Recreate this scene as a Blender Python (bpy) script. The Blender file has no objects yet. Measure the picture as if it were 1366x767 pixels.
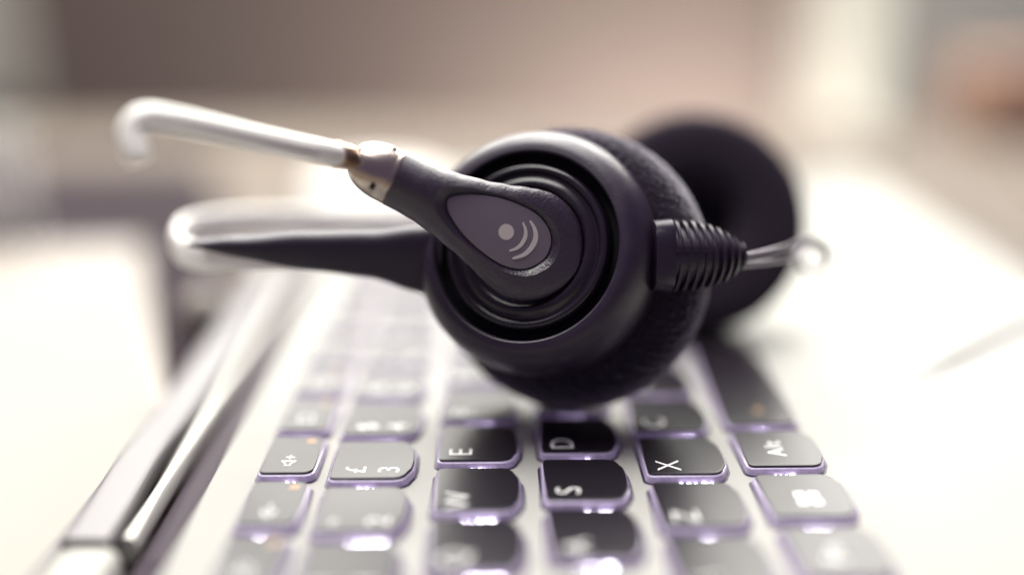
import bpy, bmesh, math, random
from mathutils import Vector, Matrix
random.seed(7)
C = bpy.context.scene.collection
MM = 0.001
KZ = 21.0                       # key-top plane, mm above the desk

# ------------------------------------------------------------------ camera
F_PX, PITCH, YAW, CAM_H = 1477.0, math.radians(16.68), math.radians(0.91), 88.8 + KZ
cam_d = bpy.data.cameras.new('camera'); cam = bpy.data.objects.new('camera', cam_d); C.objects.link(cam)
bpy.context.scene.camera = cam
cam.location = (0, 0, CAM_H * MM)
cam.rotation_euler = (math.pi / 2 - PITCH, 0, -YAW)
cam_d.sensor_width = 36; cam_d.lens = 36 * F_PX / 1366
cam_d.clip_start = 0.005; cam_d.clip_end = 50
cam_d.dof.use_dof = True; cam_d.dof.focus_distance = 0.2015; cam_d.dof.aperture_fstop = 1.7
cam_d.dof.aperture_blades = 0

# ------------------------------------------------------------------ world, lamps, exposure
w = bpy.data.worlds.new('World'); bpy.context.scene.world = w; w.use_nodes = True
w.node_tree.nodes['Background'].inputs['Color'].default_value = (0.76, 0.60, 0.96, 1)
w.node_tree.nodes['Background'].inputs['Strength'].default_value = 0.19

def area(name, loc, target, sx, sy, power, col):
    l = bpy.data.lights.new(name, 'AREA'); l.shape = 'RECTANGLE'; l.size = sx; l.size_y = sy
    l.energy = power; l.color = col
    o = bpy.data.objects.new(name, l); C.objects.link(o); o.location = loc
    o.rotation_euler = (Vector(target) - Vector(loc)).to_track_quat('-Z', 'Y').to_euler()
    return o
# tall daylight window beyond the desk, ceiling light, and an added hidden lamp grading the wall
area('window_light', (-0.02, 1.50, 1.15), (-0.02, 0.20, 0.85), 2.0, 1.6, 98, (1.0, 0.98, 0.91))
area('ceiling_light', (-0.22, 0.42, 1.3), (0.0, 0.20, 0.0), 1.2, 0.8, 36, (1.0, 0.98, 0.93))
area('wall_fill', (0.60, 1.40, -0.34), (0.55, 1.65, -0.10), 1.0, 0.12, 26, (1.0, 0.96, 0.90))

sc = bpy.context.scene
sc.view_settings.view_transform = 'Standard'; sc.view_settings.look = 'None'
sc.view_settings.exposure = 0.15; sc.view_settings.gamma = 1.0
sc.render.engine = 'CYCLES'
sc.cycles.use_denoising = True
sc.cycles.max_bounces = 10

# ------------------------------------------------------------------ where things stand (mm)
def P(px, py, zc):
    """point seen at photo pixel (px, py), zc mm in front of the lens"""
    u = (px - 683) / F_PX * zc; v = (383.5 - py) / F_PX * zc
    f = Vector((math.sin(YAW) * math.cos(PITCH), math.cos(YAW) * math.cos(PITCH), -math.sin(PITCH)))
    r = Vector((math.cos(YAW), -math.sin(YAW), 0)); up = r.cross(f)
    return Vector((0, 0, CAM_H)) + r * u + up * v + f * zc
def G(px, py, z):
    """point of the level plane z seen at photo pixel (px, py)"""
    a = P(px, py, 0); b = P(px, py, 100); t = (z - a.z) / (b.z - a.z)
    return a + (b - a) * t
def cam_vec(x, y, zt):
    """direction given as right, up, towards the lens"""
    o = P(683, 383.5, 0)
    r = (P(683 + F_PX, 383.5, 1) - P(683, 383.5, 1)).normalized()
    up = (P(683, 383.5 - F_PX, 1) - P(683, 383.5, 1)).normalized()
    f = (P(683, 383.5, 1) - o).normalized()
    return (r * x + up * y - f * zt).normalized()

# ------------------------------------------------------------------ materials
def mat(name, base, rough=0.5, metal=0.0, spec=0.5, coat=0.0, noise=None, bump=None, trans=0.0, emit=None, sheen=0.0, ior=1.5, rvar=None):
    m = bpy.data.materials.new(name); m.use_nodes = True
    nt = m.node_tree; b = nt.nodes['Principled BSDF']
    b.inputs['Base Color'].default_value = (*base, 1); b.inputs['Roughness'].default_value = rough
    b.inputs['Metallic'].default_value = metal; b.inputs['Specular IOR Level'].default_value = spec
    b.inputs['Coat Weight'].default_value = coat; b.inputs['Transmission Weight'].default_value = trans
    b.inputs['IOR'].default_value = ior
    if sheen:
        b.inputs['Sheen Weight'].default_value = sheen; b.inputs['Sheen Roughness'].default_value = 0.4
        b.inputs['Sheen Tint'].default_value = (0.9, 0.87, 0.95, 1)
    if emit:
        b.inputs['Emission Color'].default_value = (*emit[0], 1); b.inputs['Emission Strength'].default_value = emit[1]
    tc = nt.nodes.new('ShaderNodeTexCoord')
    def ntex(scale, detail=3):
        n = nt.nodes.new('ShaderNodeTexNoise'); n.inputs['Scale'].default_value = scale; n.inputs['Detail'].default_value = detail
        nt.links.new(tc.outputs['Object'], n.inputs['Vector']); return n
    if noise:                                     # (scale, amount): mottled base colour
        n = ntex(noise[0]); mx = nt.nodes.new('ShaderNodeMix'); mx.data_type = 'RGBA'
        mx.inputs[6].default_value = (*[c * (1 - noise[1]) for c in base], 1)
        mx.inputs[7].default_value = (*[min(1, c * (1 + noise[1])) for c in base], 1)
        nt.links.new(n.outputs['Fac'], mx.inputs[0]); nt.links.new(mx.outputs[2], b.inputs['Base Color'])
    if rvar:
        n = ntex(rvar[0]); mr = nt.nodes.new('ShaderNodeMapRange')
        mr.inputs['From Min'].default_value = 0.3; mr.inputs['From Max'].default_value = 0.7
        mr.inputs['To Min'].default_value = rough - rvar[1]; mr.inputs['To Max'].default_value = rough + rvar[1]
        nt.links.new(n.outputs['Fac'], mr.inputs['Value']); nt.links.new(mr.outputs['Result'], b.inputs['Roughness'])
    if bump:                                      # (scale, strength, distance)
        n = ntex(bump[0], 2); bp = nt.nodes.new('ShaderNodeBump')
        bp.inputs['Strength'].default_value = bump[1]; bp.inputs['Distance'].default_value = bump[2]
        nt.links.new(n.outputs['Fac'], bp.inputs['Height']); nt.links.new(bp.outputs['Normal'], b.inputs['Normal'])
    return m
M = {
 'grain_plastic': mat('grained black plastic', (0.016, 0.008, 0.024), 0.42, spec=0.9, bump=(2100, 0.6, 0.00020), rvar=(900, 0.06)),
 'satin_plastic': mat('satin black plastic', (0.016, 0.008, 0.024), 0.42, spec=0.6, bump=(2800, 0.5, 0.00009), rvar=(300, 0.05)),
 'gloss_plastic': mat('glossy black plastic', (0.012, 0.008, 0.016), 0.24, rvar=(250, 0.05)),
 'groove': mat('deep black groove', (0.004, 0.003, 0.006), 0.7, spec=0.2),
 'badge': mat('grey badge', (0.19, 0.165, 0.20), 0.42, metal=0.25, bump=(9000, 0.15, 0.00002), noise=(4000, 0.12)),
 'silver_print': mat('silver print', (0.66, 0.60, 0.57), 0.4, metal=0.2, noise=(5000, 0.08)),
 'foam': mat('black foam', (0.014, 0.008, 0.020), 0.95, spec=0.2, bump=(1900, 1.0, 0.0008), sheen=0.9, noise=(1500, 0.9)),
 'far_foam': mat('soft black foam', (0.018, 0.012, 0.022), 0.95, spec=0.2, bump=(1500, 0.6, 0.0005), sheen=0.12),
 'chrome': mat('polished steel', (0.42, 0.36, 0.325), 0.27, metal=1.0),
 'brass': mat('dull brass', (0.42, 0.30, 0.22), 0.28, metal=1.0),
 'tube': mat('clear plastic', (0.93, 0.93, 0.88), 0.12, trans=0.15, ior=1.45),
 'band': mat('silver band', (0.84, 0.83, 0.79), 0.3),
 'rubber': mat('black rubber', (0.012, 0.006, 0.020), 0.45, bump=(3000, 0.2, 0.00002)),
 'cable': mat('grey cable', (0.16, 0.14, 0.17), 0.2, metal=0.6),
 'pale_cable': mat('pale cable', (0.13, 0.11, 0.115), 0.4),
 'seam': mat('grey tube seam', (0.10, 0.095, 0.14), 0.4),
 'deck': mat('silver deck', (0.36, 0.357, 0.332), 0.6, spec=0.25, metal=0.0, bump=(6000, 0.06, 0.00003), noise=(60, 0.02)),
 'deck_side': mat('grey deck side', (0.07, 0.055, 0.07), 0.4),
 'hinge': mat('grey hinge cover', (0.13, 0.122, 0.13), 0.45, metal=0.2),
 'barrel': mat('bright hinge barrel', (0.45, 0.44, 0.42), 0.3, metal=0.5),
 'cap': mat('dark key cap', (0.011, 0.008, 0.013), 0.33, spec=0.40, bump=(5200, 0.3, 0.000008), noise=(5000, 0.15)),
 'skirt': mat('lavender translucent key edge', (0.40, 0.34, 0.49), 0.16, emit=((0.42, 0.32, 0.60), 0.07), noise=(700, 0.45)),
 'well': mat('dark key well', (0.03, 0.018, 0.05), 0.5),
 'led': mat('lit backlight gap', (0.9, 0.85, 1.0), 0.4, emit=((0.93, 0.87, 1.0), 18.0)),
 'legend': mat('lit key legend', (0.75, 0.75, 0.73), 0.5, emit=((0.95, 0.93, 0.95), 0.08)),
 'legend_dim': mat('amber key mark', (0.55, 0.30, 0.13), 0.5, emit=((0.9, 0.45, 0.15), 0.10)),
 'touchpad': mat('pale touchpad', (0.285, 0.285, 0.27), 0.4),
 'desk': mat('tan desk', (0.145, 0.12, 0.098), 0.8, spec=0.15, noise=(9, 0.08)),
 'wall': mat('taupe wall', (0.120, 0.090, 0.078), 0.9, noise=(2.5, 0.05)),
 'white': mat('white ceramic', (0.86, 0.85, 0.80), 0.3),
 'paper': mat('white paper', (0.29, 0.285, 0.26), 0.8, spec=0.2, noise=(30, 0.03)),
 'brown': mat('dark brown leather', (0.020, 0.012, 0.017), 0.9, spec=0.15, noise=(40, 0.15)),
 'beige': mat('beige card', (0.23, 0.20, 0.175), 0.5),
 'card': mat('tan cardboard', (0.33, 0.19, 0.13), 0.8, noise=(20, 0.08)),
 'cabinet': mat('pale cabinet', (0.46, 0.45, 0.39), 0.6),
}

# ------------------------------------------------------------------ mesh helpers (all coordinates in mm, world)
def finish(name, bm, m, parent=None, smooth=40, mats=None):
    bmesh.ops.recalc_face_normals(bm, faces=bm.faces)
    off = parent_loc(parent) if parent else Vector((0, 0, 0))
    for v in bm.verts: v.co = v.co * MM - off
    me = bpy.data.meshes.new(name); bm.to_mesh(me); bm.free()
    for mm_ in (mats or [m]): me.materials.append(M[mm_])
    if smooth:
        me.polygons.foreach_set('use_smooth', [True] * len(me.polygons)); me.set_sharp_from_angle(angle=math.radians(smooth))
    o = bpy.data.objects.new(name, me); C.objects.link(o)
    if parent: o.parent = parent
    return o
def parent_loc(p):
    l = Vector((0, 0, 0))
    while p: l += p.location; p = p.parent
    return l
def root(name, loc, label, cat, group=None):
    o = bpy.data.objects.new(name, None); C.objects.link(o); o.location = Vector(loc) * MM
    o.empty_display_size = 0.02
    return tag(o, label, cat, group)
def tag(o, label, cat, group=None):
    o['label'] = label; o['category'] = cat
    if group: o['group'] = group
    return o
def ring_faces(bm, a, b, mi=0):
    n = len(a)
    for i in range(n):
        f = bm.faces.new((a[i], a[(i + 1) % n], b[(i + 1) % n], b[i])); f.material_index = mi
def loft(bm, rings, cap0=True, cap1=True, mi=0):
    vs = [[bm.verts.new(p) for p in r] for r in rings]
    for a, b in zip(vs, vs[1:]): ring_faces(bm, a, b, mi)
    if cap0: bm.faces.new(vs[0]).material_index = mi
    if cap1: bm.faces.new(vs[-1]).material_index = mi
    return vs
def frame(axis, hint=Vector((0, 0, 1))):
    a = axis.normalized()
    if abs(a.dot(hint)) > 0.99: hint = Vector((1, 0, 0))
    u = hint - a * hint.dot(a); u.normalize(); return a, u, a.cross(u)
def lathe(bm, origin, axis, prof, seg=96, cap0=True, cap1=True, mi=0, hint=Vector((0, 0, 1))):
    a, u, v = frame(axis, hint)
    rings = []
    for r, h in prof:
        rings.append([origin + a * h + (u * math.cos(t) + v * math.sin(t)) * max(r, 0.001) for t in (2 * math.pi * k / seg for k in range(seg))])
    return loft(bm, rings, cap0, cap1, mi)
def spline(pts, n=12):
    out = []
    P_ = [pts[0] * 2 - pts[1]] + list(pts) + [pts[-1] * 2 - pts[-2]]
    for i in range(1, len(P_) - 2):
        p0, p1, p2, p3 = P_[i - 1:i + 3]
        for k in range(n):
            t = k / n
            out.append(0.5 * ((2 * p1) + (p2 - p0) * t + (2 * p0 - 5 * p1 + 4 * p2 - p3) * t * t + (3 * p1 - p0 - 3 * p2 + p3) * t ** 3))
    out.append(P_[-2]); return out
def sweep(bm, path, sec, hint=Vector((0, 0, 1)), seg=24, transport=False, mi=0):
    """sec(s) -> (half height along hint, half width, superellipse exponent), s in 0..1"""
    n = len(path); rings = []; u = None
    L = [0]
    for a, b in zip(path, path[1:]): L.append(L[-1] + (b - a).length)
    for i, p in enumerate(path):
        t = (path[min(i + 1, n - 1)] - path[max(i - 1, 0)]).normalized()
        base = u if (transport and u is not None) else hint
        u = (base - t * base.dot(t)).normalized(); v = t.cross(u)
        hu, hv, ex = sec(L[i] / L[-1])
        r = []
        for k in range(seg):
            c, s = math.cos(2 * math.pi * k / seg), math.sin(2 * math.pi * k / seg)
            r.append(p + u * (hu * math.copysign(abs(c) ** (2 / ex), c)) + v * (hv * math.copysign(abs(s) ** (2 / ex), s)))
        rings.append(r)
    return loft(bm, rings, mi=mi)
def lerp_table(tab):
    def f(x):
        if x <= tab[0][0]: return tab[0][1]
        for (a, b), (c, d) in zip(tab, tab[1:]):
            if x <= c:
                t = (x - a) / (c - a); t = t * t * (3 - 2 * t) * 0.5 + t * 0.5
                return b + (d - b) * t
        return tab[-1][1]
    return f
def box(bm, lo, hi, bev=0.0, segs=3, mi=0):
    g = bmesh.ops.create_cube(bm, size=1)
    for v in g['verts']:
        v.co = Vector([(lo[i] + hi[i]) / 2 + v.co[i] * (hi[i] - lo[i]) for i in range(3)])
    fs = {f for v in g['verts'] for f in v.link_faces}
    for f in fs: f.material_index = mi
    if bev:
        es = list({e for v in g['verts'] for e in v.link_edges})
        bmesh.ops.bevel(bm, geom=es, offset=bev, segments=segs, profile=0.5, affect='EDGES')
def prism(bm, loops, mi=0):
    """loops of equal point count, bottom to top"""
    loft(bm, loops, mi=mi)

# ================================================================== SETTING
def sheet(name, lo, hi, z, m, th=20):
    bm = bmesh.new(); box(bm, (lo[0], lo[1], z - th), (hi[0], hi[1], z), 1.0, 2)
    o = finish(name, bm, m); o['kind'] = 'structure'; return o
desk_far = G(683, 172, 0).y
sheet('desk', (-1100, -250), (1300, desk_far), 0, 'desk', 25)
bm = bmesh.new(); box(bm, (-2600, 1650, -900), (2600, 1700, 2300)); o = finish('wall', bm, 'wall', smooth=0); tag(o, 'plain taupe wall beyond the desk, out of focus', 'wall')
bm = bmesh.new(); box(bm, (-2600, -600, -930), (2600, 1650, -905)); o = finish('floor', bm, 'brown', smooth=0); o['kind'] = 'structure'

# ================================================================== LAPTOP
ROWX = {'F': -42.6, 'N': -29.72, 'Q': -10.52, 'A': 8.58, 'Z': 27.39, 'C': 46.14}
ROWY = {'F': 162.44, 'N': 160.04, 'Q': 167.17, 'A': 151.48, 'Z': 161.0, 'C': 163.85}
PITCHK = 19.05
DZ = KZ - 1.85                                    # deck surface
LAP_Y0, LAP_Y1 = 112.0, G(1130, 236, DZ).y
LAP_X0, LAP_X1 = -51.0, 160.0
laptop = root('laptop', (50, 270, 0), 'silver laptop seen from its side, dark keys with lavender backlit edges', 'laptop')

# base: rounded slab, its back edge falling away towards the hinge
bm = bmesh.new()
secp = [(-51.0, DZ), (-51.6, DZ - 0.4), (-53.2, DZ - 2.2), (-59.5, DZ - 6.0), (-60.0, DZ - 12), (-54, 3.0), (152, 3.0), (158, 6), (160.0, DZ - 6), (159.6, DZ - 2), (158.6, DZ - 0.6), (157.2, DZ)]
rings = []
for y, ins in ((LAP_Y0, 1.2), (LAP_Y0 + 0.5, 0.5), (LAP_Y0 + 1.5, 0.0), (LAP_Y1 - 1.5, 0.0), (LAP_Y1 - 0.5, 0.5), (LAP_Y1, 1.2)):
    cx, cz = 55, 11
    rings.append([Vector((x + (ins if x < cx else -ins), y, z - (ins if z > cz else -ins))) for x, z in secp])
loft(bm, rings)
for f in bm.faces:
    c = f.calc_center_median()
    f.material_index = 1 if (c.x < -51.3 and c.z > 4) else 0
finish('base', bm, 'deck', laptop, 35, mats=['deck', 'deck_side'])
for x in (-45, 150):
    for y in (LAP_Y0 + 12, LAP_Y1 - 12):
        bm = bmesh.new()
        lathe(bm, Vector((x, y, 0.0)), Vector((0, 0, 1)), [(4, 0), (5, 0.3), (5, 2.95)], 24)
        finish('rubber_foot', bm, 'rubber', laptop)
# hinge: bright barrel, then the wide flat cover with a slight bow, then the end block
HY0 = 162.0
bm = bmesh.new()
path = [Vector((-61.2, HY0 + 3 + k * (LAP_Y1 - 40 - HY0) / 30, DZ - 4.0)) for k in range(31)]
sweep(bm, path, lambda s: (2.4, 1.5, 2.2), seg=32)
finish('hinge_barrel', bm, 'barrel', laptop)
bm = bmesh.new()
path = []
for k in range(41):
    s = k / 40; y = HY0 + s * (LAP_Y1 - 40 - HY0)
    bow = -1.5 * math.exp(-((y - 196) / 18) ** 2)
    path.append(Vector((-67.1 + bow * 0.7 + 0.0 * s, y, DZ - 2.6)))
def cover(s): return (2.4, 4.1, 5.0)
sweep(bm, path, cover, seg=48)
finish('hinge_cover', bm, 'hinge', laptop)
bm = bmesh.new(); box(bm, (-70.5, LAP_Y0 + 2, DZ - 13), (-60.5, HY0 - 0.6, DZ - 0.6), 2.6, 5)
finish('hinge_end', bm, 'deck', laptop)

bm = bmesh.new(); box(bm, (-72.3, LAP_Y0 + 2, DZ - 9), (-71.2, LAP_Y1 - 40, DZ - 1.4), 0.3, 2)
finish('hinge_shade_line', bm, 'deck_side', laptop)  # added dark strip standing in for the hinge's shaded outline

# touchpad
a = G(1210, 525, DZ); b = G(1366, 385, DZ)
bm = bmesh.new(); box(bm, (85, a.y, DZ - 0.5), (150, b.y, DZ + 0.03), 0.02, 1); tp = finish('touchpad', bm, 'touchpad', laptop)
bm = bmesh.new()
for lo, hi in (((84.5, a.y - 0.6), (150.5, a.y)), ((84.5, b.y), (150.5, b.y + 0.6)), ((84.4, a.y), (85, b.y)), ((150, a.y), (150.6, b.y))):
    box(bm, (lo[0], lo[1], DZ - 0.4), (hi[0], hi[1], DZ + 0.012))
finish('touchpad_groove', bm, 'deck_side', laptop, 0)

def key_outline(wy, hx, off, n=7):
    """user-right is +Y, user-up is -X; lower edge (towards +X) is bowed"""
    y0, y1, x0, x1 = -off, wy + off, -off, hx + off
    rt, rb = 1.0 + off * 0.6, 2.5 + off * 0.6
    bow = 0.9 if hx > 11 else 0.15
    if hx < 11: rb = 1.8
    pts = []
    def arc(cx, cy, r, a0, a1):
        for k in range(n):
            t = a0 + (a1 - a0) * k / (n - 1); pts.append((cx + r * math.cos(t), cy + r * math.sin(t)))
    arc(x0 + rt, y0 + rt, rt, math.pi, 1.5 * math.pi)
    arc(x1 - bow - rb, y0 + rb, rb, 1.5 * math.pi, 2 * math.pi - 0.12)
    m_ = 9
    for k in range(1, m_):
        y = y0 + rb + (y1 - y0 - 2 * rb) * k / m_
        q = (y - (y0 + y1) / 2) / ((y1 - y0) / 2)
        pts.append((x1 - bow * q * q, y))
    arc(x1 - bow - rb, y1 - rb, rb, 0.12, 0.5 * math.pi)
    arc(x0 + rt, y1 - rt, rt, 0.5 * math.pi, math.pi)
    return pts
def L3(pts, x, y, z): return [Vector((x + p[0], y + p[1], z)) for p in pts]
def inset(pts, d):
    cx = sum(p[0] for p in pts) / len(pts); cy = sum(p[1] for p in pts) / len(pts)
    ex = max(abs(p[0] - cx) for p in pts); ey = max(abs(p[1] - cy) for p in pts)
    return [(cx + (p[0] - cx) * (1 - d / ex), cy + (p[1] - cy) * (1 - d / ey)) for p in pts]
def text_bm(s, size, x, y, z, thin=0.0):
    cu = bpy.data.curves.new('legend', 'FONT'); cu.body = s; cu.size = size; cu.offset = thin; cu.align_x = 'CENTER'; cu.align_y = 'CENTER'
    cu.space_character = 1.12; cu.extrude = 0.006; cu.resolution_u = 6
    ob = bpy.data.objects.new('legend', cu); C.objects.link(ob)
    me = bpy.data.meshes.new_from_object(ob)
    bm = bmesh.new(); bm.from_mesh(me)
    bpy.data.objects.remove(ob); bpy.data.meshes.remove(me); bpy.data.curves.remove(cu)
    for v in bm.verts: p = v.co.copy(); v.co = Vector((x - p.y, y + p.x, z + p.z))
    return bm
def merge(bm, other):
    me = bpy.data.meshes.new('t'); other.to_mesh(me); other.free(); bm.from_mesh(me); bpy.data.meshes.remove(me)
def icon_poly(bm, pts, z):
    lo = [bm.verts.new((p[0], p[1], z - 0.006)) for p in pts]; hi = [bm.verts.new((p[0], p[1], z + 0.006)) for p in pts]
    ring_faces(bm, lo, hi); bm.faces.new(hi); bm.faces.new(lo[::-1])
def icon_line(bm, pts, wd, z, closed=False):
    ps = [Vector((p[0], p[1], 0)) for p in pts]
    if closed: ps.append(ps[0])
    for a_, b_ in zip(ps, ps[1:]):
        d = (b_ - a_).normalized(); nn = Vector((-d.y, d.x, 0)) * wd / 2; e = d * wd * 0.35
        icon_poly(bm, [a_ - e + nn, a_ - e - nn, b_ + e - nn, b_ + e + nn], z)
        z += 0.0006
def speaker_icon(bm, cx, cy, z, sign):
    # user-frame (right r, up t) -> x = cx - t, y = cy + r
    def U(r, t): return (cx - t, cy + r)
    icon_line(bm, [U(-1.7, 0.45), U(-1.0, 0.45), U(0.1, 1.25), U(0.1, -1.25), U(-1.0, -0.45), U(-1.7, -0.45)], 0.26, z, True)
    if sign in '+-': icon_line(bm, [U(1.0, 0), U(2.4, 0)], 0.24, z)
    if sign == '+': icon_line(bm, [U(1.7, 0.75), U(1.7, -0.75)], 0.24, z + 0.003)
    if sign == 'x':
        icon_line(bm, [U(1.0, 0.7), U(2.2, -0.7)], 0.24, z); icon_line(bm, [U(1.0, -0.7), U(2.2, 0.7)], 0.24, z + 0.003)

TOP = KZ + 0.012
def make_key(row, k, wide=15.6, legend=None):
    x, y = ROWX[row], ROWY[row] + k * PITCHK
    hx = 9.7 if row == 'F' else 14.7
    bm = bmesh.new()
    o0 = key_outline(wide, hx, 0.0)
    prism(bm, [L3(o0, x, y, KZ - 0.42), L3(o0, x, y, KZ - 0.12), L3(inset(o0, 0.05), x, y, KZ - 0.04), L3(inset(o0, 0.14), x, y, KZ), L3(inset(o0, 0.34), x, y, KZ + 0.001), L3(inset(o0, 2.0), x, y, KZ)])
    kb = finish('key', bm, 'cap', laptop, 30)
    bm = bmesh.new()
    sk = key_outline(wide, hx, 0.30); sk2 = key_outline(wide, hx, 0.52); sk0 = key_outline(wide, hx, 0.02)
    prism(bm, [L3(sk2, x, y, DZ + 0.10), L3(sk2, x, y, DZ + 0.35), L3(sk, x, y, KZ - 0.62), L3(sk0, x, y, KZ - 0.43)])
    finish('key_skirt', bm, 'skirt', kb, 40)
    bm = bmesh.new()
    wl = key_outline(wide, hx, 0.95)
    prism(bm, [L3(wl, x, y, DZ - 0.3), L3(wl, x, y, DZ + 0.02)])
    finish('key_well', bm, 'well', kb, 0)
    # slivers of backlight under the near edge
    bm = bmesh.new()
    rnd = random.Random(ord(row) * 31 + k)
    n = rnd.choice((2, 3)) if row == 'F' else rnd.choice((4, 5, 6))
    cx = x + hx * rnd.uniform(0.25, 0.42)
    for q in range(n):
        sz = rnd.choice((0.07, 0.10, 0.16, 0.26, 0.40)) * (0.6 + 0.5 * q / n)
        cx += sz * 1.2 + rnd.uniform(0.05, 1.0)
        if cx + sz > x + hx * 0.86: break
        m4 = Matrix.Translation(Vector((cx, y - 0.66, DZ + 0.14 + sz * 0.2))) @ Matrix.Diagonal((sz * rnd.uniform(1.0, 1.7), 0.2, 0.10 + sz * 0.35, 1))
        bmesh.ops.create_icosphere(bm, subdivisions=2, radius=1, matrix=m4)
        cx += sz * 1.2
    finish('backlight', bm, 'led', kb)
    if legend:
        bm = bmesh.new()
        if row == 'F':
            if legend in '+-x': speaker_icon(bm, x + 4.6, y + 4.6, TOP, legend)
            else:
                icon_line(bm, [(x + 3.4, y + 3.2), (x + 3.4, y + 6.6), (x + 6.0, y + 6.6), (x + 6.0, y + 3.2)], 0.26, TOP, True)
        elif legend == 'windows':
            for r_ in (0, 1):
                for t_ in (0, 1):
                    cx, cy = x + 5.2 + t_ * 2.4, y + 4.2 + r_ * 2.6
                    sl = 0.35
                    icon_poly(bm, [(cx, cy), (cx + 1.75, cy), (cx + 1.75, cy + 1.9), (cx, cy + 1.9)], TOP)
        elif row == 'N':
            merge(bm, text_bm(legend[1], 5.4, x + 4.6, y + 3.3, TOP, -0.03)); merge(bm, text_bm(legend[0], 5.6, x + 10.6, y + 3.3, TOP, -0.03))
        elif row == 'C':
            merge(bm, text_bm(legend, 4.8, x + 6.4, y + 7.2, TOP, -0.03))
        else:
            merge(bm, text_bm(legend, 6.3, x + 4.2, y + 3.2, TOP, -0.045))
        finish('legend', bm, 'legend', kb, 0)
    if row == 'F' or wide > 60:
        bm = bmesh.new()
        cx, cy = (x + 7.4, y + 13.0) if row == 'F' else (x + 7.2, y + 6.0)
        icon_line(bm, [(cx - 0.7, cy), (cx + 0.7, cy)], 0.45, TOP); icon_line(bm, [(cx - 0.4, cy + 0.8), (cx + 0.7, cy + 0.8)], 0.45, TOP)
        finish('amber_mark', bm, 'legend_dim', kb, 0)
    return kb
for k, s in zip(range(-1, 11), 'x-+ooooooooo'): make_key('F', k, 15.6, s)
for k, s in zip(range(-1, 11), ('1!', '2"', '3£', '4$', '5%', '6^', '7&', '8*', '9(', '0)', '-_', '=+')): make_key('N', k, 15.6, s)
for k, s in zip(range(-1, 11), 'QWERTYUIOP[]'): make_key('Q', k, 15.6, s)
for k, s in zip(range(0, 11), "ASDFGHJKL;'"): make_key('A', k, 15.6, s)
for k, s in zip(range(-1, 10), '\\ZXCVBNM,./'): make_key('Z', k, 15.6, s)
for k, s in ((-1, 'Fn'), (0, 'windows'), (1, 'Alt')): make_key('C', k, 15.6, s)
make_key('C', 2, 15.6 + 4 * PITCHK)
for k, s in ((7, 'AltGr'), (8, 'PrtSc'), (9, 'Ctrl')): make_key('C', k, 15.6, s)

# ================================================================== HEADSET
hs = root('headset', P(750, 500, 225) * 1.0, 'black phone headset lying on the keyboard, grey badge and clear boom tube', 'headset')
CUP = P(699.5, 327, 205.5)                        # centre of the front groove
AX = cam_vec(-0.31, 0.15, 1.0)
UPC = cam_vec(0, 1, 0)
def on_axis(h): return CUP + AX * h
# outer shell
bm = bmesh.new()
prof = [(0.5, -8), (15.6, -8), (15.75, -3.2), (16.2, -3.6), (17.6, -3.6), (17.75, -0.5), (17.95, 0.05), (18.25, 0.2), (18.7, 0.15)]
prof += [(18.7 + 4.9 * math.sin(t), 0.15 - 9.5 * (1 - math.cos(t))) for t in [math.pi / 2 * k / 14 for k in range(1, 15)]]
prof += [(23.6, -11), (23.3, -13.5), (22.4, -15.5), (20, -16.5), (0.5, -16.5)]
lathe(bm, CUP, AX, prof, 160)
for f in bm.faces:
    c = f.calc_center_median() - CUP; h = c.dot(AX); r = (c - AX * h).length
    if r < 17.8 and h > -8.5: f.material_index = 1
finish('earcup_shell', bm, 'satin_plastic', hs, 30, mats=['satin_plastic', 'groove'])
# stepped glossy rings inside the groove
bm = bmesh.new()
prof = [(15.9, -7.5), (15.9, -2.2), (15.75, -1.2), (15.3, -0.45), (14.7, -0.3), (14.2, -0.55), (13.9, -1.2), (13.7, -1.35)]
prof += [(13.4, -1.25), (12.9, -0.75), (12.2, -0.45), (11.5, -0.5), (11.1, -0.9), (10.9, -1.6), (10.7, -2.4), (2, -2.4)]
lathe(bm, CUP, AX, prof, 160)
finish('speaker_ring', bm, 'gloss_plastic', hs, 60)

def fuzz(bm, amp, seed):
    from mathutils import noise
    bm.normal_update()
    for v in bm.verts:
        v.co += v.normal * (noise.noise(v.co * 0.9 + Vector((seed, 0, 0))) * amp + noise.noise(v.co * 2.3) * amp)
def cushion(name, centre, axis, R, th, hole, m, n=200, amp=0.12):
    bm = bmesh.new()
    prof = [(hole, -th * 0.30)]
    w_ = (R - hole) / 2; rc = hole + w_
    for k in range(61):
        t = math.pi - math.pi * k / 60
        prof.append((rc + w_ * math.copysign(abs(math.cos(t)) ** 0.75, math.cos(t)), th * 0.5 * abs(math.sin(t)) ** 0.7))
    for k in range(1, 50):
        t = -math.pi * k / 60
        prof.append((rc + w_ * math.copysign(abs(math.cos(t)) ** 0.75, math.cos(t)), -th * 0.5 * abs(math.sin(t)) ** 0.7))
    prof.append((0.5, -th * 0.5))
    prof2 = prof + []
    lathe(bm, centre, axis, prof2, n, cap0=True)
    fuzz(bm, amp, 3.1)
    return finish(name, bm, m, hs, 80)
# near cushion, its ear side away from the camera
cushion('ear_cushion', P(760, 359, 222.5), -cam_vec(-0.36, -0.06, 1), 28.0, 14.5, 9.0, 'foam', 520, 0.17)

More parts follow.
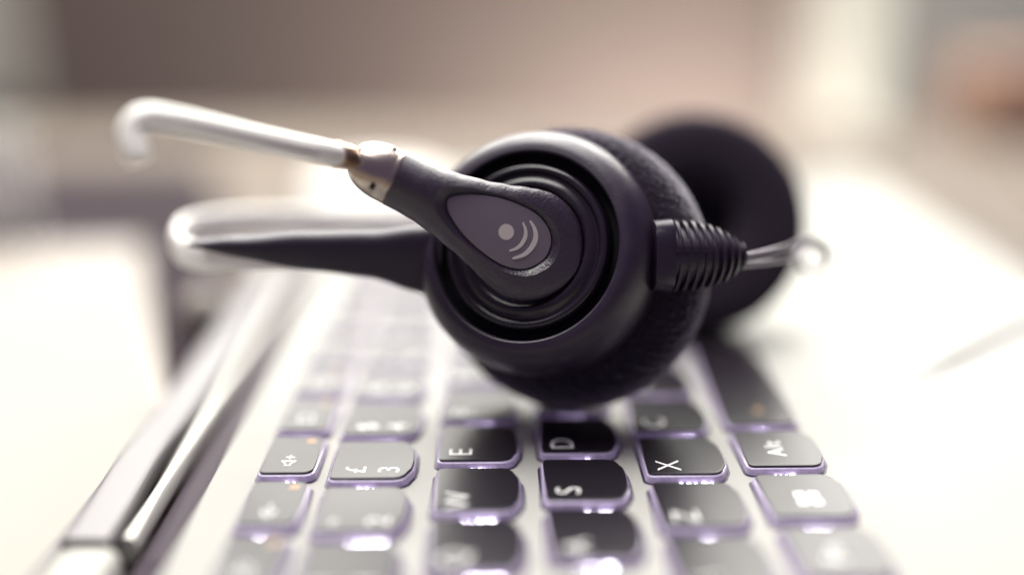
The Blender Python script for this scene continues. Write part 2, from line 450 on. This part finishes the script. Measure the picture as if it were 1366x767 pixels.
# boom arm: lofted from the round collar end to the round hub
HUB = P(702, 326, 203.0)
E1 = P(527, 238, 199.5)
ad = (E1 - HUB); ARM_L = ad.length; AD = ad.normalized()
NF = (AX + cam_vec(0, 0, 1) * 0.6).normalized()
NF = (NF - AD * NF.dot(AD)).normalized()          # faces the camera
ND = AD.cross(NF)
if ND.dot(UPC) < 0: ND = -ND
hw = lerp_table([(0, 10.45), (2.2, 10.1), (4.5, 9.4), (7.8, 8.25), (12, 7.0), (17, 5.95), (20.5, 5.4), (24, 5.2), (40, 5.15)])
ht = lerp_table([(-11, 2.2), (0, 2.7), (8, 3.4), (16, 4.6), (22, 5.1), (40, 5.15)])
ex = lerp_table([(-11, 2.9), (4, 2.9), (14, 2.4), (22, 2.0), (40, 2.0)])
def arm_ring(t, w_, h_, e_, seg=72, up=0.0):
    r = []
    for k in range(seg):
        c, s = math.cos(2 * math.pi * k / seg), math.sin(2 * math.pi * k / seg)
        r.append(HUB + AD * t + ND * (w_ * math.copysign(abs(c) ** (2 / 2.0 if e_ <= 2 else 2 / e_), c)) + NF * (h_ * math.copysign(abs(s) ** (2 / e_), s) + up))
    return r
def arm_bm():
    bm = bmesh.new(); rings = []
    for k in range(28):
        a_ = math.pi / 2 * (1 - k / 28); t = -10.45 * math.sin(a_); ww = 10.45 * math.cos(a_)
        if ww < 0.4: ww = 0.4
        q = min(1, ww / 5.0); q = math.sqrt(1 - (1 - q) ** 2)
        rings.append(arm_ring(t, ww, ht(t) * (0.35 + 0.65 * q), 2.9 - 0.7 * (1 - q)))
    for k in range(60):
        t = ARM_L * k / 59
        rings.append(arm_ring(t, hw(t), ht(t), ex(t)))
    rings.append(arm_ring(ARM_L + 0.18, hw(ARM_L) - 0.25, ht(ARM_L) - 0.25, 2))
    loft(bm, rings)
    return bm
arm = finish('boom_arm', arm_bm(), 'grain_plastic', hs, 50)

# badge outline from the photo, on the front plane of the arm
BADGE = [(596, 272), (597.5, 266), (604.4, 261.8), (624.3, 259.2), (646.5, 260.6), (668.7, 264.8), (690.9, 272.3), (713, 283.5), (726.3, 296.5), (734, 311), (735, 326), (728, 343), (713, 354.5), (697.5, 359), (677.6, 356.4), (657.6, 346.5), (635.4, 329.8), (615.5, 309.8), (602, 290), (597.5, 280)]
def plane_hit(px, py, h, tilt=0.0):
    """where the ray of a photo pixel meets the badge plane, h mm proud of the hub axis"""
    a_ = P(px, py, 0); b_ = P(px, py, 100); d = b_ - a_
    n_ = BN; o_ = HUB + NF * h
    return a_ + d * ((o_ - a_).dot(n_) / d.dot(n_))
BN = (NF + AD * -0.07).normalized()
bp_ = [plane_hit(x, y, 1.95) for x, y in BADGE]
bc = sum(bp_, Vector()) / len(bp_)
loop = spline(bp_ + [bp_[0]], 6)[:-1]
def offs(pts, d, dn):
    out = []; n = len(pts)
    for i, p in enumerate(pts):
        t = (pts[(i + 1) % n] - pts[i - 1]).normalized(); o_ = t.cross(BN)
        if o_.dot(p - bc) < 0: o_ = -o_
        out.append(p + o_ * d + BN * dn)
    return out
# cut a chamfered recess for the badge
cut = bmesh.new(); loft(cut, [offs(loop, 0.12, -0.75), offs(loop, 0.12, -0.25), offs(loop, 0.22, -0.12), offs(loop, 1.1, 0.55), offs(loop, 3.4, 2.2), offs(loop, 5.0, 5.0)])
cutter = finish('cutter', cut, 'grain_plastic', hs, 0)
md = arm.modifiers.new('recess', 'BOOLEAN'); md.object = cutter; md.operation = 'DIFFERENCE'; md.solver = 'EXACT'
dg = bpy.context.evaluated_depsgraph_get(); dg.update()
nm = bpy.data.meshes.new_from_object(arm.evaluated_get(dg))
arm.modifiers.clear(); old = arm.data; arm.data = nm; nm.name = 'boom_arm'; bpy.data.meshes.remove(old)
nm.polygons.foreach_set('use_smooth', [True] * len(nm.polygons)); nm.set_sharp_from_angle(angle=math.radians(28))
cm = cutter.data; bpy.data.objects.remove(cutter); bpy.data.meshes.remove(cm)
# badge plate, slightly domed
bm = bmesh.new()
rings = [offs(loop, 0.0, -0.9), offs(loop, 0.0, -0.05), offs(loop, -0.12, 0.06)]
for q in (0.95, 0.85, 0.7, 0.5, 0.25, 0.05):
    rings.append([bc + (p - bc) * q + BN * (0.06 + 0.22 * (1 - q * q)) for p in offs(loop, -0.12, 0)])
loft(bm, rings)
badge = finish('badge', bm, 'badge', arm, 40)
# emblem: dot and two curved bars
def on_badge(px, py, lift=0.33): return plane_hit(px, py, 1.95) + BN * lift
def flat(bm, pts_px, cpx):
    lo = [bm.verts.new(on_badge(x, y, 0.02)) for x, y in pts_px]; hi = [bm.verts.new(on_badge(x, y, 0.30)) for x, y in pts_px]
    ring_faces(bm, lo, hi); bm.faces.new(hi); bm.faces.new(lo[::-1])
bm = bmesh.new()
flat(bm, [(674.9 + 10.3 * math.cos(t), 309.4 + 10.6 * math.sin(t)) for t in (2 * math.pi * k / 40 for k in range(40))], None)
def crescent(pts, wid):
    ps = spline([Vector((x, y, 0)) for x, y in pts], 8); n = len(ps); A, B = [], []
    for i, p in enumerate(ps):
        t = (ps[min(i + 1, n - 1)] - ps[max(i - 1, 0)]).normalized(); nn = Vector((-t.y, t.x, 0)); s = i / (n - 1)
        hw_ = wid * (0.42 + 0.58 * math.sin(math.pi * min(1, max(0, s)))) / 2
        if i in (0, n - 1): hw_ *= 0.45
        A.append((p.x + nn.x * hw_, p.y + nn.y * hw_)); B.append((p.x - nn.x * hw_, p.y - nn.y * hw_))
    return A + B[::-1]
flat(bm, crescent([(697, 296.5), (700.6, 306), (700.3, 316), (695, 326), (688, 331.5), (679, 334.8)], 5.2), None)
flat(bm, crescent([(706.5, 294), (713, 306), (714, 319), (708, 331), (698, 340), (683, 345)], 6.6), None)
finish('emblem', bm, 'silver_print', arm, 0)

# steel collar
bm = bmesh.new()
prof = [(4.6, ARM_L + 0.1), (5.12, ARM_L + 0.15), (5.2, ARM_L + 0.55), (5.1, ARM_L + 0.85), (5.12, ARM_L + 1.2)]
for k in range(1, 15):
    t = math.pi / 2 * k / 14
    prof.append((1.75 + 3.4 * math.cos(t), ARM_L + 2.0 + 6.4 * math.sin(t) ** 1.1))
prof += [(1.75, ARM_L + 8.8), (0.5, ARM_L + 8.8)]
lathe(bm, HUB, AD, prof, 96, hint=ND)
collar = finish('collar', bm, 'chrome', hs, 50)
bm = bmesh.new()
for ang, t in ((60, 2.3), (-38, 2.9)):
    a_ = math.radians(ang); nrm = ND * math.sin(a_) + NF * math.cos(a_); tg = ND * math.cos(a_) - NF * math.sin(a_)
    c = HUB + AD * (ARM_L + t) + nrm * 4.85
    g = bmesh.ops.create_cube(bm, size=1)
    for v in g['verts']:
        p = v.co.copy(); v.co = c + AD * p.x * 0.9 + tg * p.y * 1.3 + nrm * p.z * 0.7
finish('slot', bm, 'groove', collar, 0)
# ferrule + clear voice tube
tip = HUB + AD * (ARM_L + 8.3)
tube_pts = [tip, P(432, 203, 190.5), P(380, 192.5, 187.5), P(330, 182, 184.5), P(270, 168.5, 180.5), P(228, 160, 178), P(200, 156.5, 176.5), P(184, 161, 175.5), P(176.5, 172, 175), P(177, 190, 174.5), P(186, 212, 174)]
fd = (tube_pts[1] - tip)
bm = bmesh.new()
lathe(bm, tip, fd, [(1.2, -0.6), (2.0, -0.4), (2.05, 0.8), (1.55, 1.0), (1.55, 1.5), (2.3, 1.7), (2.35, 5.2), (2.1, 5.5), (0.4, 5.5)], 64)
finish('ferrule', bm, 'brass', hs, 40)
bm = bmesh.new()
path = spline(tube_pts, 10)
sl = [p for p in path if (p - tip).length > 5.0]
sweep(bm, sl, lambda s: (2.1, 2.1, 2) if 0.01 < s < 0.985 else (1.9, 1.9, 2), seg=40, transport=True, hint=ND)
vt = finish('voice_tube', bm, 'tube', hs, 60)
bm = bmesh.new()                                  # mould seam along the tube
sm_ = [p + ((Vector((0, 0, CAM_H)) - p).normalized() * 0.96 - UPC * 0.28).normalized() * 2.0 for p in sl[4:int(len(sl) * 0.62)]]
sweep(bm, sm_, lambda s: (0.30 * (1 - s * 0.7), 0.22, 2), seg=10)
finish('seam', bm, 'seam', vt, 60)

# ribbed strain relief on the far side of the cup
S0 = P(872, 341, 206.5); S1 = P(990, 342, 210.0)
sd = S1 - S0; SL = sd.length; SD = sd.normalized(); SU = (UPC - SD * UPC.dot(SD)).normalized(); SF = SD.cross(SU)
hh = lerp_table([(0, 6.5), (0.18, 6.75), (0.4, 6.6), (0.58, 6.1), (0.74, 5.2), (0.86, 4.2), (0.95, 3.1), (1.0, 2.5)])
def boot_ring(s, k_, seg=48, e_=1.55):
    H_ = hh(s) * k_; W_ = min(H_, 5.2) * 0.85
    r = []
    for k in range(seg):
        c, q = math.cos(2 * math.pi * k / seg), math.sin(2 * math.pi * k / seg)
        r.append(S0 + SD * (s * SL) + SU * (H_ * math.copysign(abs(c) ** (2 / (e_ + 0.6)), c)) + SF * (W_ * math.copysign(abs(q) ** (2 / e_), q)))
    return r
bm = bmesh.new()
loft(bm, [boot_ring(-0.05, 0.9, e_=3), boot_ring(-0.04, 1.0, e_=3), boot_ring(0.155, 1.02, e_=3), boot_ring(0.165, 0.95, e_=3)])
cur = 0.205
while cur < 0.99:
    wd = 0.046
    loft(bm, [boot_ring(cur, 0.90), boot_ring(cur + 0.006, 1.0), boot_ring(cur + wd - 0.006, 1.0), boot_ring(cur + wd, 0.90)])
    cur += 0.0955
loft(bm, [boot_ring(0.1 + 0.02 * k, 0.80) for k in range(46)])
for k in range(4):                                # little bridges between the ribs
    s = 0.185 + k * 0.0955
    c = boot_ring(s, 0.98)[11]; c2 = boot_ring(s, 0.98)[36]
    for cc in (c, c2):
        g = bmesh.ops.create_cube(bm, size=1)
        for v in g['verts']:
            p = v.co.copy(); v.co = cc + SD * p.x * 1.2 + SU * p.y * 1.0 + SF * p.z * 0.6
finish('strain_relief', bm, 'rubber', hs, 40)

# twin-lead cable: out of the boot, one curl, then loose loops over the palm rest
def cable(pts, r, name, m='cable'):
    bm = bmesh.new(); path = spline(pts, 10)
    sweep(bm, path, r if callable(r) else (lambda s: (r, r, 2)), seg=14, transport=True)
    return finish(name, bm, m, hs, 60)
cable([P(985, 343.5, 209), P(1005, 340, 211), P(1035, 333, 215), P(1060, 326, 223), P(1080, 321, 227), P(1097, 326, 231), P(1105, 341, 234), P(1099, 356, 236), P(1085, 362, 237), P(1072, 357, 237), P(1066, 345, 236)], 0.62, 'cable')
cable([P(985, 355, 209), P(1008, 352.5, 212), P(1035, 348, 216), P(1060, 340, 225), P(1078, 326, 229), P(1094, 330, 233), P(1101, 343, 236)], 0.62, 'cable')
zc_ = DZ + 1.3
def Gd(px, py): return G(px, py, zc_)
cable([Gd(1190, 516), Gd(1205, 508), Gd(1280, 472), Gd(1366, 430), Gd(1450, 392), Gd(1480, 360), Gd(1440, 360), Gd(1366, 340), Gd(1320, 296), Gd(1270, 256), Gd(1215, 226) + Vector((0, 0, 1)), Gd(1160, 216), Gd(1100, 226), Gd(1040, 255), Gd(1000, 290)], lambda s: ((0.12 + 0.56 * min(1, s * 18)) + 0.8 * min(1, s * 2.2),) * 2 + (2,), 'cable', 'pale_cable')

# far ear cup
FC = P(926, 298, 270)
FA = cam_vec(-0.05, 0.08, 1.0)
cushion('ear_cushion', FC, FA, 27.0, 13, 9.5, 'far_foam', 128, 0.1)
bm = bmesh.new()
lathe(bm, FC - FA * 5, FA, [(0.5, 0), (9.4, 0), (9.4, 0.4), (6.5, 0.8), (0.5, 1.0)], 64)
dr = finish('speaker_grille', bm, 'gloss_plastic', hs)
bm = bmesh.new()
a_, u_, v_ = frame(FA)
for k in range(7):
    t = k * 2 * math.pi / 6; rr = 0 if k == 6 else 4
    lathe(bm, FC - FA * 4.4 + (u_ * math.cos(t) + v_ * math.sin(t)) * rr, FA, [(0.9, 0), (0.9, 0.5)], 16)
finish('sound_hole', bm, 'groove', dr, 0)
bm = bmesh.new()
prof = [(0.5, 0), (23, 0), (24.0, -2), (23.6, -6), (21, -11), (15, -14), (0.5, -14.5)]
lathe(bm, FC - FA * 4.5, FA, prof, 96)
finish('earcup_shell', bm, 'satin_plastic', hs, 40)

# headband: a silver strip looping left from one cup to the other, black sleeve on the near half
bpts = [P(600, 345, 216), P(500, 341, 216), P(400, 339, 216), P(320, 340, 217), P(268, 341, 223), P(242, 333, 231), P(238, 317, 240), P(258, 303, 248), P(330, 295, 256), P(450, 295, 264), P(560, 297, 270), P(700, 302, 276), P(800, 303, 280)]
bm = bmesh.new(); path = spline(bpts, 10)
sweep(bm, path, lambda s: (3.2, 1.5, 2.2), seg=36)
finish('headband', bm, 'band', hs, 50)
spts = [P(590, 348, 215), P(560, 345, 215), P(500, 338.5, 215), P(400, 333, 214.5), P(320, 328, 215), P(262, 323, 218)]
st = lerp_table([(0, 8.0), (0.1, 6.6), (0.28, 4.7), (0.55, 3.8), (0.8, 2.1), (0.97, 0.8), (1, 0.5)])
bm = bmesh.new(); path = spline(spts, 10)
sweep(bm, path, lambda s: (st(s), 3.1 - 0.3 * s, 2.6), seg=36)
finish('headband_sleeve', bm, 'rubber', hs, 50)

# ================================================================== OUT-OF-FOCUS THINGS ON THE DESK
def at_desk(px, py, z=0): return G(px, py, z)
# white mug at the left edge
def zc_of(p): return (P(683, 383.5, 1) - P(683, 383.5, 0)).normalized().dot(p - Vector((0, 0, CAM_H)))
base = at_desk(2, 345); r_ = 46 * zc_of(base) / F_PX
top = 175 / F_PX * zc_of(base)
mug = root('mug', base, 'white rounded mug at the far left edge', 'mug')
bm = bmesh.new()
lathe(bm, base, Vector((0, 0, 1)), [(r_ * 0.8, 0), (r_ * 0.92, 3), (r_, 12), (r_, top * 0.8), (r_ * 0.97, top), (r_ * 0.92, top), (r_ * 0.92, 14), (1, 8)], 64)
finish('body', bm, 'white', mug)
# brown folder, paper and a small ball to the left of the laptop
fa, fb, fc, fd_ = at_desk(30, 238), at_desk(285, 238), at_desk(345, 560), at_desk(-160, 560)  # near part stands in for the laptop's shadow on the desk
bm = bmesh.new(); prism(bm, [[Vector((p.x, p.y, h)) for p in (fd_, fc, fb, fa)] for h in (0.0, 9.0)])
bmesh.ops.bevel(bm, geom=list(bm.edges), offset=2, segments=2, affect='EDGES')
tag(finish('folder_and_shade', bm, 'brown'), 'dark brown folder lying flat on the desk partly under the white paper, its near part standing in for shade beside the laptop', 'folder')
pa, pb, pc, pd = G(-260, 425, 12), G(165, 400, 12), G(205, 600, 12), G(-60, 1000, 12)
bm = bmesh.new(); prism(bm, [[Vector((p.x, p.y, h)) for p in (pd, pc, pb, pa)] for h in (14.1, 17.5)])
bmesh.ops.bevel(bm, geom=list(bm.edges), offset=0.4, segments=2, affect='EDGES')
tag(finish('paper_stack', bm, 'paper'), 'stack of white paper on the beige notebook, left of the laptop hinge', 'paper')
qa, qb, qc, qd = G(-260, 350, 10), G(190, 338, 10), G(232, 590, 10), G(-60, 1000, 10)
bm = bmesh.new(); prism(bm, [[Vector((p.x, p.y, h)) for p in (qd, qc, qb, qa)] for h in (9.05, 14.0)])
bmesh.ops.bevel(bm, geom=list(bm.edges), offset=0.8, segments=2, affect='EDGES')
tag(finish('notebook', bm, 'beige'), 'beige notebook on the dark folder, under the stack of white paper', 'notebook')
base = G(276, 445, 9); k_ = zc_of(base) / F_PX; bm = bmesh.new()
bmesh.ops.create_uvsphere(bm, u_segments=32, v_segments=16, radius=32 * k_, matrix=Matrix.Translation(base + Vector((0, 0, 32 * k_))))
tag(finish('ball', bm, 'beige'), 'small beige ball between the white paper and the laptop', 'ball')
# pale cabinet and cardboard box to the right, pale panel on the wall to the left
a = P(1165, 100, 1300); b = P(1700, 100, 1300)
bm = bmesh.new(); box(bm, (a.x, a.y, -905), (b.x, a.y + 300, 400), 8, 3)
tag(finish('cabinet', bm, 'cabinet'), 'pale cabinet standing beyond the desk at the right', 'cabinet')
base = at_desk(1300, 187); k_ = zc_of(base) / F_PX
bm = bmesh.new(); box(bm, (base.x, base.y, 0), (base.x + 220 * k_, base.y + 60, 98 * k_), 1.5, 2)
tag(finish('cardboard_box', bm, 'card'), 'tan cardboard box near the far right corner of the desk', 'box')
a = P(38, 150, 1640)
bm = bmesh.new(); box(bm, (a.x - 500, 1625, a.z), (a.x, 1650, a.z + 700), 8, 3)
tag(finish('wall_panel', bm, 'cabinet'), 'pale panel hanging on the wall at the far left', 'panel')
# white cup behind the boom arm
base = at_desk(505, 318); s_ = zc_of(base) / F_PX
cup = root('cup', base, 'pale blurred cup standing behind the boom arm', 'cup')
bm = bmesh.new()
lathe(bm, base, Vector((0, 0, 1)), [(60 * s_, 0), (75 * s_, 6 * s_), (90 * s_, 30 * s_), (92 * s_, 60 * s_), (86 * s_, 78 * s_), (76 * s_, 84 * s_), (1, 86 * s_)], 64)
finish('body', bm, 'white', cup)
